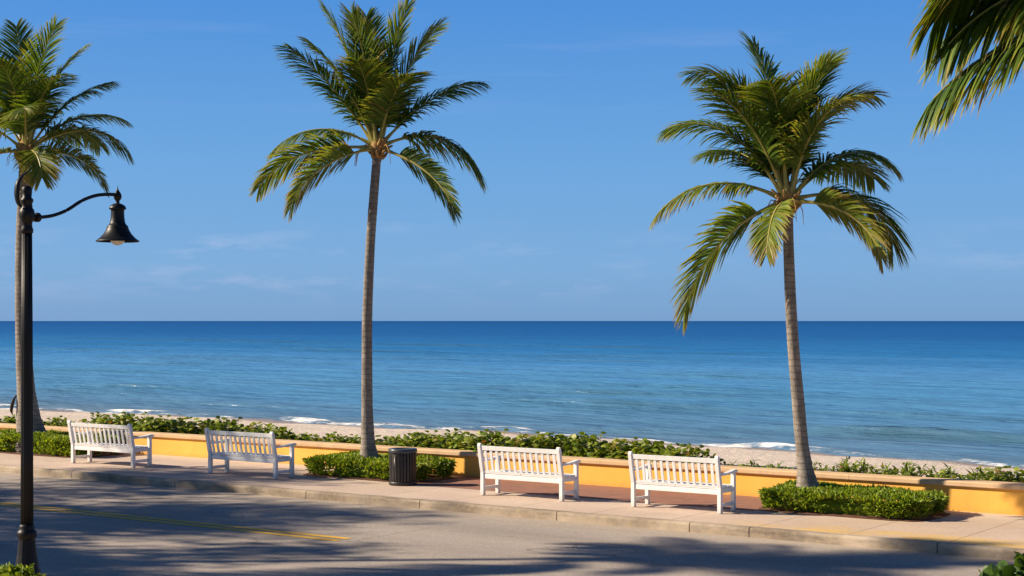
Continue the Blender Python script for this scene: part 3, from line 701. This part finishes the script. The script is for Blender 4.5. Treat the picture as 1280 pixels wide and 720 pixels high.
# left palm
px0 = 40; b1 = P(s_of(px0, TP), TP, 0)
tr1 = [Vector((0, 0, 0))] + tp([(39, 545), (35, 520), (32, 490), (29, 440), (28, 400), (28, 350), (28.5, 300), (30, 250), (31, 210), (32, 192)], px0, TP, 0)
fr1 = [D(2.35, 6, 56, 14, hang=0.5, yel=0.16, twist=15, azc=0), D(2.65, -4, 32, -54, p=1.5, hang=0.7, yel=0.2), D(2.4, -20, 0, -62, hang=0.35, yel=0.14, twist=-50, leaf=0.56),
       D(1.7, 300, 0, -74, hang=0.4, yel=0.5), D(2.6, 12, 74, 44, p=1.8, hang=0.32, yel=0.2, be0=56), D(2.9, 120, 84, 64, hang=0.25, yel=0.18, be0=54), D(2.8, 165, 76, 52, hang=0.3, yel=0.2, be0=56),
       D(2.5, 182, 40, -40, hang=0.65, yel=0.3), D(2.5, 205, 0, -66, hang=0.4, yel=0.35, twist=45), D(1.8, 235, -4, -74, hang=0.4, yel=0.3), D(2.4, 172, 60, 10, hang=0.45, yel=0.2),
       D(2.2, 90, 60, 10, hang=0.45, yel=0.12), D(2.1, 50, 36, -40, hang=0.6, yel=0.12), D(2.2, 130, 48, -20, hang=0.5, yel=0.14), D(2.2, 255, 78, 14, p=2.2, hang=0.35, yel=0.3, be0=56),
       D(2.2, 320, 70, 0, p=1.8, hang=0.45, yel=0.28), D(2.7, 330, 84, 56, hang=0.28, yel=0.3, be0=54), D(2.0, 285, 50, -25, hang=0.5, yel=0.3), D(2.3, 20, 44, -20, hang=.5, yel=.14)]
RD1 = [(0, 0.42), (0.05, 0.36), (0.11, 0.28), (0.2, 0.21), (0.4, 0.165), (1, 0.13)]
palm1, _ = palm(b1, tr1, RD1, fr1, 'coconut palm at the left edge with its trunk behind the lamp post', scale=1.05)
mb = MB(); d1 = d_of(px0, TP)
q0 = (16.5-px0)/F*d1; z0 = lambda y: H-(y-HOR)*d1/F
mb.tube([(q0+0.20, 0.0, z0(490)), (q0+0.07, -0.03, z0(495)), (q0+0.03, -0.05, z0(499)), (q0-0.01, -0.05, z0(506)), (q0-0.03, -0.05, z0(513)), (q0+0.0, -0.05, z0(519))], [0.012, 0.03, 0.055, 0.075, 0.065, 0.008], 8, flat=0.5)
mb.build('dry_spathe', M['spathe'], palm1, True)
# near palm whose fronds hang into the upper right corner
t4 = 11.4; px0 = 1592; b4 = P(s_of(px0, t4), t4, 0)
d4 = d_of(px0, t4)
tr4 = [Vector((0, 0, 0)), Vector((-0.02, 0, 0.3)), Vector((-0.05, 0.02, 1.2)), Vector((-0.1, 0.05, 2.6)), Vector((-0.12, 0.05, 3.8)), Vector((-0.1, 0.02, 5.0)), Vector((-0.1, 0, 5.18))]
fr4 = [D(2.2, 181, -4, -46, hang=0.8, yel=0.08, tipdry=0.6, leaf=0.74, n=130, twist=0, azc=0), D(2.25, 178, 24, -60, hang=0.75, yel=0.06, tipdry=0.6, leaf=0.74, n=130, twist=35, azc=0), D(2.1, 170, 40, -56, hang=0.8, yel=0.62, tipdry=0.5, leaf=0.6, n=120, twist=20, azc=0), D(2.15, 174, 34, -58, hang=0.6, yel=0.15, tipdry=0.6, leaf=0.7, n=120, twist=30, azc=0), D(2.1, 176, 12, -50, hang=0.7, yel=0.1, tipdry=0.6, leaf=0.7, n=120, twist=-20, azc=0),
       D(1.7, 150, 20, -40, hang=0.6, yel=0.12, tipdry=0.6, leaf=0.6)] + \
      [D(2.4, a, e, e-80, hang=0.6, yel=0.25) for a, e in ((215, 30), (250, 40), (280, 20), (310, 45), (340, 25), (10, 40), (40, 25), (75, 45), (110, 30))] + \
      [D(2.4, a, e, e-45, hang=0.4, yel=0.25) for a, e in ((60, 75), (300, 78), (0, 70), (120, 80))]
palm4, _ = palm(b4, tr4, RD3, fr4, 'near palm at the right edge, only drooping frond tips showing in the top corner')
# palms on the near pavement, outside the frame, that shade the road
OFF = [(-47.0, 10.6, 1.3, 4.4, palm3, 'farthest palm up the near pavement, out of view', 80)]
for s, t_, k, rz, src, lab, a in OFF:
    c = copy_tree(src); c.location = P(s, t_, 0); c.rotation_euler = (0, 0, R(a)); c.scale = (k, k, k)
    tag(c, lab, 'palm tree', 'palms on the near pavement')

lean = [P(0, 0.36*z**1.0*0.9 + 0.0, z) if z > 0 else Vector((0, 0, 0)) for z in (0, 0.3, 1.2, 2.6, 4.2, 5.8, 7.0, 7.7)]
fr5 = [dict(f, az=f['az']+35) for f in fr3]
palm(P(-23.8, 8.5, 0), lean, RD2, fr5, 'palm leaning over the road from the near pavement, out of view at the left', 'palms on the near pavement', 1.15)

# ------------------------------------------------------------------ leafy plants
def leaf_poly(mb, p, d, up, L, W, bend=0.15, rounded=False, at=0.0):
    d = d.normalized(); s_ = d.cross(up)
    s_ = s_.normalized() if s_.length > 1e-3 else Vector((1, 0, 0)); n_ = s_.cross(d)
    if rounded:
        prof = ((0.0, 0.25), (0.25, 0.85), (0.55, 1.0), (0.82, 0.75))
    else:
        prof = ((0.0, 0.15), (0.35, 1.0), (0.7, 0.75))
    vs = []
    for u, w_ in prof:
        c = p + d*L*u - n_*L*bend*u*u
        vs += [c - s_*W*w_*0.5 + n_*W*0.10*w_, c + s_*W*w_*0.5 + n_*W*0.10*w_]
    vs.append(p + d*L - n_*L*bend)
    k = len(prof)
    fs = [(2*i, 2*i+1, 2*i+3, 2*i+2) for i in range(k-1)] + [(2*k-2, 2*k-1, 2*k)]
    mb.add(vs, fs, 0, at)
def rvec(g): 
    z = g.uniform(-1, 1); q = g.uniform(0, 6.283); r_ = math.sqrt(1-z*z); return Vector((r_*math.cos(q), r_*math.sin(q), z))

def hedge(a, b, c, d, h, seed, label):
    g = random.Random(seed); cx, cy = (a+b)/2, (c+d)/2; hx, hy = (b-a)/2, (d-c)/2
    r = empty('low_hedge', P(cx, cy, 0.008), ROT); tag(r, label, 'hedge', 'clipped low hedges round the palms')
    e = lambda v, p_: math.copysign(abs(v)**p_, v)
    mb = MB(); cm = MB()
    def top(x, y): return h*(1+0.18*mnoise.noise((x*1.8+seed, y*1.8, 0)) + 0.06*mnoise.noise((x*6, y*6, seed)))
    n = 11500*(hx*hy)/(1.47*0.68)
    for i in range(int(n)):
        if g.random() < 0.55:                        # top
            x, y = g.uniform(-1, 1), g.uniform(-1, 1)
            if abs(x)**5+abs(y)**5 > 1: continue
            X, Y = x*hx, y*hy; Z = top(X, Y) - abs(g.gauss(0, 0.03)) - 0.12*max(0, (abs(x)**6+abs(y)**6)-0.45)
            nrm = Vector((x**7, y**7, 1))
        else:
            q = g.uniform(0, 6.283); k = g.uniform(0.90, 1.03)
            x, y = e(math.cos(q), 0.32), e(math.sin(q), 0.36)
            bump = 1+0.09*mnoise.noise((x*4, y*4, seed+2))
            X, Y = x*hx*k*bump, y*hy*k*bump; zz = g.random()**0.85
            Z = 0.02 + zz*(top(X, Y)-0.05); nrm = Vector((x**3*1.2, y**3*1.2, 0.5))
            k2 = 1-0.07*(1-zz)
            X *= k2; Y *= k2
        if Y > hy*1.0: Y = hy
        dr = (nrm.normalized() + rvec(g)*0.9 + Vector((0, 0, 0.35)))
        leaf_poly(mb, Vector((X, Y, Z)), dr, rvec(g)+Vector((0, 0, 0.6)), g.uniform(0.06, 0.10), g.uniform(0.028, 0.044))
    mb.build('foliage', M['hedge'], r)
    k = 24; vs = []
    for zz, sc_ in ((0.0, 0.60), (h*0.35, 0.64), (h*0.5, 0.55)):
        for i in range(k):
            q = 2*math.pi*i/k; vs.append((hx*sc_*e(math.cos(q), 0.4), hy*sc_*e(math.sin(q), 0.4), zz))
    cm.add(vs, [(j*k+i, j*k+(i+1) % k, (j+1)*k+(i+1) % k, (j+1)*k+i) for j in range(2) for i in range(k)] + [tuple(range(2*k, 3*k))])
    cm.build('branches', M['hedge'], r)
    return r
hedge(*HEDGES[0], 0.37, 3, 'low green hedge round the left palm behind the lamp post')
hedge(*HEDGES[1], 0.33, 4, 'shaded low hedge round the middle palm behind the litter bin')
hedge(*HEDGES[2], 0.31, 8, 'sunny low hedge round the right palm beside the bench')

def grape_proto(seed, h, wx, nst, kind='round'):
    g = random.Random(seed); lm = MB(); sm = MB()
    for i in range(nst):
        bx, by = g.uniform(-0.8, 0.8)*wx, g.uniform(-0.3, 0.3)
        lean = Vector((g.gauss(0, 0.22), g.gauss(-0.05, 0.22), 1)); hh = h*g.uniform(0.68, 1.10)*(1-0.22*(bx/wx)**2)
        p = Vector((bx, by, -0.05)); pts = [p.copy()]
        k = 7
        for j in range(k):
            lean = (lean + Vector((g.gauss(0, 0.13), g.gauss(0, 0.13), 0.0))).normalized()
            p = p + lean*((hh+0.05)/k); pts.append(p.copy())
        sm.tube(pts, [0.011-0.008*j/k for j in range(k+1)], 5)
        if kind == 'round':
            m_ = max(9, int(hh/0.036))
            for j in range(m_):
                u = (j+g.random())/m_
                if u < 0.12: continue
                x = u*k; i0 = min(int(x), k-1); q = pts[i0].lerp(pts[i0+1], x-i0)
                a = g.uniform(0, 6.283); el = g.uniform(-0.2, 0.9)
                dr = Vector((math.cos(a)*math.cos(el), math.sin(a)*math.cos(el), math.sin(el)))
                sz = g.uniform(0.11, 0.17)*(1.1-0.3*u)
                leaf_poly(lm, q+dr*0.02, dr, Vector((0, 0, 1))+rvec(g)*0.7, sz, sz*g.uniform(0.8, 1.0), 0.12, True)
        else:
            m_ = max(10, int(hh/0.022))
            for j in range(m_):
                u = (j+g.random())/m_
                x = u*k; i0 = min(int(x), k-1); q = pts[i0].lerp(pts[i0+1], x-i0)
                a = g.uniform(0, 6.283); el = g.uniform(-0.1, 1.1)
                dr = Vector((math.cos(a)*math.cos(el), math.sin(a)*math.cos(el), math.sin(el)))
                leaf_poly(lm, q, dr, Vector((0, 0, 1))+rvec(g)*0.5, g.uniform(0.10, 0.19), g.uniform(0.03, 0.055), 0.25)
    r = empty('beach_shrub' if kind == 'round' else 'beach_plant', (0, 0, 0))
    lm.build('foliage', M['grape'], r); sm.build('stem', M['stem'], r)
    return r
protos = [grape_proto(1, 0.9, 0.78, 84), grape_proto(2, 0.9, 0.82, 90), grape_proto(3, 0.9, 0.74, 80)]
lows = [grape_proto(7, 0.6, 0.66, 38, 'long'), grape_proto(8, 0.6, 0.7, 34, 'long'), grape_proto(9, 0.6, 0.62, 40, 'long')]
used = set()
GR = 'leafy shrubs on the beach side of the wall'
SHR = [(6, 519, 'R', 1.0, 'small sea grape shrub behind the wall at the far left edge'),
       (64, 522, 'R', 0.9, 'dark low shrub behind the wall just right of the left palm trunk'),
       (84, 525, 'R', 0.7, 'little shrub behind the top corner of the left bench'),
       (135, 516, 'R', 1.25, 'tall sea grape rising above the middle of the left bench back'),
       (172, 517, 'R', 1.2, 'sea grape behind the right armrest of the left bench'),
       (214, 519, 'R', 1.2, 'sea grape above the trunk shadow on the wall, right of the left bench'),
       (255, 521, 'R', 1.2, 'sea grape behind the left post of the shaded bench'),
       (297, 524, 'R', 1.2, 'sea grape above the middle of the shaded bench back'),
       (330, 531, 'R', 1.0, 'smaller sea grape above the right end of the shaded bench back'),
       (372, 541, 'R', 0.9, 'sparse low shrub behind the right armrest of the shaded bench'),
       (404, 542, 'R', 0.9, 'low shrub above the left end of the middle palm hedge'),
       (436, 543, 'R', 1.0, 'low dense shrub just left of the middle palm trunk'),
       (485, 544, 'R', 0.95, 'low shrub between the middle palm trunk and the litter bin'),
       (512, 544, 'R', 0.9, 'shrub directly above the litter bin lid'),
       (548, 538, 'R', 1.1, 'tall sea grape above the right end of the middle palm hedge'),
       (588, 537, 'R', 1.2, 'tall sea grape behind the left post of the bench right of the bin'),
       (628, 539, 'R', 1.2, 'sea grape above the left half of the bench right of the bin'),
       (668, 540, 'R', 1.2, 'sea grape above the right half of the bench right of the bin'),
       (708, 541, 'R', 1.2, 'bushy sea grape behind the right post of the bench right of the bin'),
       (748, 543, 'R', 1.2, 'sea grape in the gap between the two right hand benches'),
       (790, 547, 'R', 1.2, 'sea grape behind the left post of the right bench'),
       (828, 552, 'R', 1.1, 'sea grape above the left half of the right bench back'),
       (860, 560, 'R', 0.9, 'last low sea grape where the tall row ends, above the right bench'),
       (905, 573, 'L', 0.9, 'pale low plant behind the right post of the right bench'),
       (940, 577, 'L', 1.1, 'low leafy plant above the left end of the sunny hedge'),
       (975, 577, 'L', 1.1, 'low leafy plant just left of the right palm trunk'),
       (1044, 573, 'L', 0.8, 'spiky bright plant just right of the right palm trunk'),
       (1078, 574, 'L', 0.9, 'second spiky plant right of the right palm trunk'),
       (1112, 579, 'L', 1.0, 'leafy plant above the middle of the sunny hedge'),
       (1150, 578, 'L', 1.0, 'leafy plant above the right half of the sunny hedge'),
       (1184, 585, 'L', 1.0, 'low plant above the right end of the sunny hedge'),
       (1216, 583, 'L', 1.0, 'leafy plant just left of the trunk shadow on the right of the wall'),
       (1248, 585, 'L', 1.1, 'leafy plant just right of the trunk shadow on the right of the wall'),
       (1278, 583, 'R', 0.9, 'bright sea grape behind the wall at the right edge')]
g = random.Random(21)
for i, (px, py, kd, wf, lab) in enumerate(SHR):
    src = (protos if kd == 'R' else lows)[i % 3]
    t_ = 25.95 + g.uniform(-0.2, 0.25)
    if src in used: o = copy_tree(src)
    else: o = src; used.add(src)
    h0 = 0.9 if kd == 'R' else 0.6
    s_ = s_of(px, t_); gz = 0.0
    hh = zt(px, py, t_)-gz
    k = hh/h0*(0.93 if kd == 'R' else 0.95)
    o.location = P(s_, t_, gz); o.rotation_euler = (0, 0, ROT + g.choice((0, math.pi)) + g.uniform(-0.25, 0.25)); o.scale = (max(0.75, k*0.5+0.5)*wf, max(0.75, k*0.5+0.5), k)
    tag(o, lab, 'shrub' if kd == 'R' else 'plant', GR)

# two near shrubs whose tops enter the bottom corners
def near_bush(px, d, ztop, w, seed, mat, lab, L=0.09, n=900, rounded=True):
    g = random.Random(seed); r = empty('garden_bush', ((px-640)/F*d, d, 0)); tag(r, lab, 'bush')
    lm = MB(); sm = MB()
    for i in range(26):
        q = g.uniform(0, 6.283); rr_ = w*math.sqrt(g.random()); e_ = Vector((math.cos(q)*rr_, math.sin(q)*rr_, ztop*(1-0.28*(rr_/w)**2)*g.uniform(0.8, 1.0)))
        sm.tube([(e_.x*0.25, e_.y*0.25, 0), (e_.x*0.7, e_.y*0.7, e_.z*0.5), e_], [0.02, 0.012, 0.004], 5)
        for j in range(n//26):
            u = 1-0.75*g.random()**1.3
            p = Vector((e_.x*u, e_.y*u, e_.z*u)) + rvec(g)*w*0.22*g.random()
            if p.z > ztop: p.z = ztop-0.02
            dr = rvec(g)+Vector((0, 0, 0.4)); s1 = L*g.uniform(0.7, 1.25)
            leaf_poly(lm, p, dr, rvec(g)+Vector((0, 0, 0.7)), s1, s1*(0.8 if rounded else 0.5), 0.15, rounded)
    lm.build('foliage', mat, r); sm.build('stem', M['stem'], r)
    return r
near_bush(1287, 11.3, 1.36, 0.42, 4, M['darkleaf'], 'dark green broadleaf bush poking into the bottom right corner', 0.10, 3000)
near_bush(10, 17.6, 0.36, 0.32, 6, M['hedge'], 'low yellow green bush at the foot of the street lamp', 0.06, 3200, False)

# broad shade tree beyond the left of the frame (casts the wide dappled shade on the road)
def shade_tree(s, t_, hgt, rad, seed, lab, n):
    g = random.Random(seed); r = empty('shade_tree', P(s, t_, 0), ROT); tag(r, lab, 'tree')
    tm = MB(); lm = MB()
    tm.tube([(0, 0, 0), (0.1, 0.1, 1.2), (0.0, 0.3, 2.6), (0.1, 0.4, hgt*0.55)], [0.38, 0.28, 0.24, 0.18], 12)
    cl = []
    for i in range(24):
        q = g.uniform(0, 6.283); rr_ = rad*math.sqrt(g.random())*0.9
        c = Vector((math.cos(q)*rr_, math.sin(q)*rr_+0.8, hgt*(0.62+0.36*g.random()*(1-0.5*(rr_/rad)**2)))); cl.append(c)
        tm.tube([(0.05, 0.35, hgt*0.38), ((c.x)*0.5, c.y*0.5+0.1, hgt*0.5), c], [0.10, 0.06, 0.015], 6)
    for i in range(n):
        c = g.choice(cl); p = c + rvec(g)*rad*0.30*g.random()**0.6; p.z = c.z + (p.z-c.z)*0.6
        s1 = g.uniform(0.14, 0.24)
        leaf_poly(lm, p, rvec(g), rvec(g)+Vector((0, 0, 0.8)), s1, s1*0.7, 0.15, True)
    tm.build('trunk', M['bark'], r, True); lm.build('crown', M['darkleaf'], r)
    return r
shade_tree(-36.0, 9.6, 11.0, 5.2, 5, 'broad shade tree on the near pavement, out of view at the left', 11000)
shade_tree(-29.6, 6.6, 9.2, 3.9, 9, 'smaller shade tree behind the near pavement, out of view at the left', 6500)

# ------------------------------------------------------------------ light, sky, camera
EL = 29.5; AZ = 30.0
ld = (U*math.cos(R(AZ)) + V*math.sin(R(AZ)))*math.cos(R(EL)) - UZ*math.sin(R(EL))
sd_ = -ld
sun = bpy.data.objects.new('sun', bpy.data.lights.new('sun', 'SUN')); col.objects.link(sun)
sun.data.energy = 5.0; sun.data.angle = R(0.8); sun.data.color = (1.0, 0.85, 0.66)
sun.rotation_euler = ld.to_track_quat('-Z', 'Y').to_euler()
sun.location = (0, 0, 60)
wd = bpy.data.worlds.new('World'); sc.world = wd; wd.use_nodes = True
t = NT(wd.node_tree); bg = wd.node_tree.nodes['Background']
sky = t.new('ShaderNodeTexSky', sky_type='NISHITA', sun_disc=False, sun_elevation=R(EL), sun_rotation=math.atan2(sd_.x, sd_.y), air_density=1.0, dust_density=0.2, ozone_density=3.0, altitude=0)
co = t.new('ShaderNodeTexCoord').outputs['Generated']
sep = t.new('ShaderNodeSeparateXYZ'); t.link(co, sep.inputs[0]); z = sep.outputs[2]
# clear maritime air: the horizon stays blue
air = t.ramp(z, [(0.0, (0.104, 0.236, 0.448)), (0.035, (0.118, 0.272, 0.508)), (0.10, (0.092, 0.258, 0.522)), (0.20, (0.0435, 0.19, 0.505)), (0.34, (0.016, 0.066, 0.22)), (0.7, (0.009, 0.036, 0.12))])
air = t.mix(1.0, air, 7.8, 'MULTIPLY')
skc = t.mix(t.ramp(z, [(0.2, 0.93), (0.6, 0.86)]), sky.outputs[0], air)
# faint cloud wisps low over the sea and one thin streak higher up
cm = t.mapping(co, (1, 1, 4.5))
cl = t.math('MULTIPLY', t.ramp(t.noise(cm, 17.0, 8, 0.62), [(0.5, 0.0), (0.74, 1.0)]), t.ramp(t.noise(co, 4.0, 2), [(0.45, 0.15), (0.6, 1.0)]))
msk = t.ramp(z, [(0.008, 0.0), (0.022, 0.8), (0.05, 1.0), (0.066, 0.0)])
st = t.math('MULTIPLY', t.ramp(t.noise(t.mapping(co, (1, 1, 16)), 4.0, 5, 0.55), [(0.56, 0.0), (0.8, 1.0)]), t.ramp(z, [(0.12, 0.0), (0.16, 0.5), (0.2, 0.0)]))
cf = t.math('ADD', t.math('MULTIPLY', t.math('MULTIPLY', cl, msk), 0.38), t.math('MULTIPLY', st, 0.3), clamp=True)
skc = t.mix(cf, skc, t.mix(0.55, skc, (6.6, 5.6, 5.9)))
t.link(skc, bg.inputs['Color']); bg.inputs['Strength'].default_value = 0.1

cam = bpy.data.objects.new('camera', bpy.data.cameras.new('camera')); col.objects.link(cam)
cam.location = (0, 0, H); cam.rotation_euler = (R(90), 0, 0)
cam.data.sensor_width = 36; cam.data.lens = 36*F/1280; cam.data.shift_y = (HOR-360)/1280
cam.data.clip_start = 0.1; cam.data.clip_end = 100000
sc.camera = cam
vs_ = sc.view_settings; vs_.view_transform = 'Standard'; vs_.look = 'None'; vs_.exposure = 0.82; vs_.gamma = 1.0; vs_.use_curve_mapping = False
sc.cycles.use_denoising = True
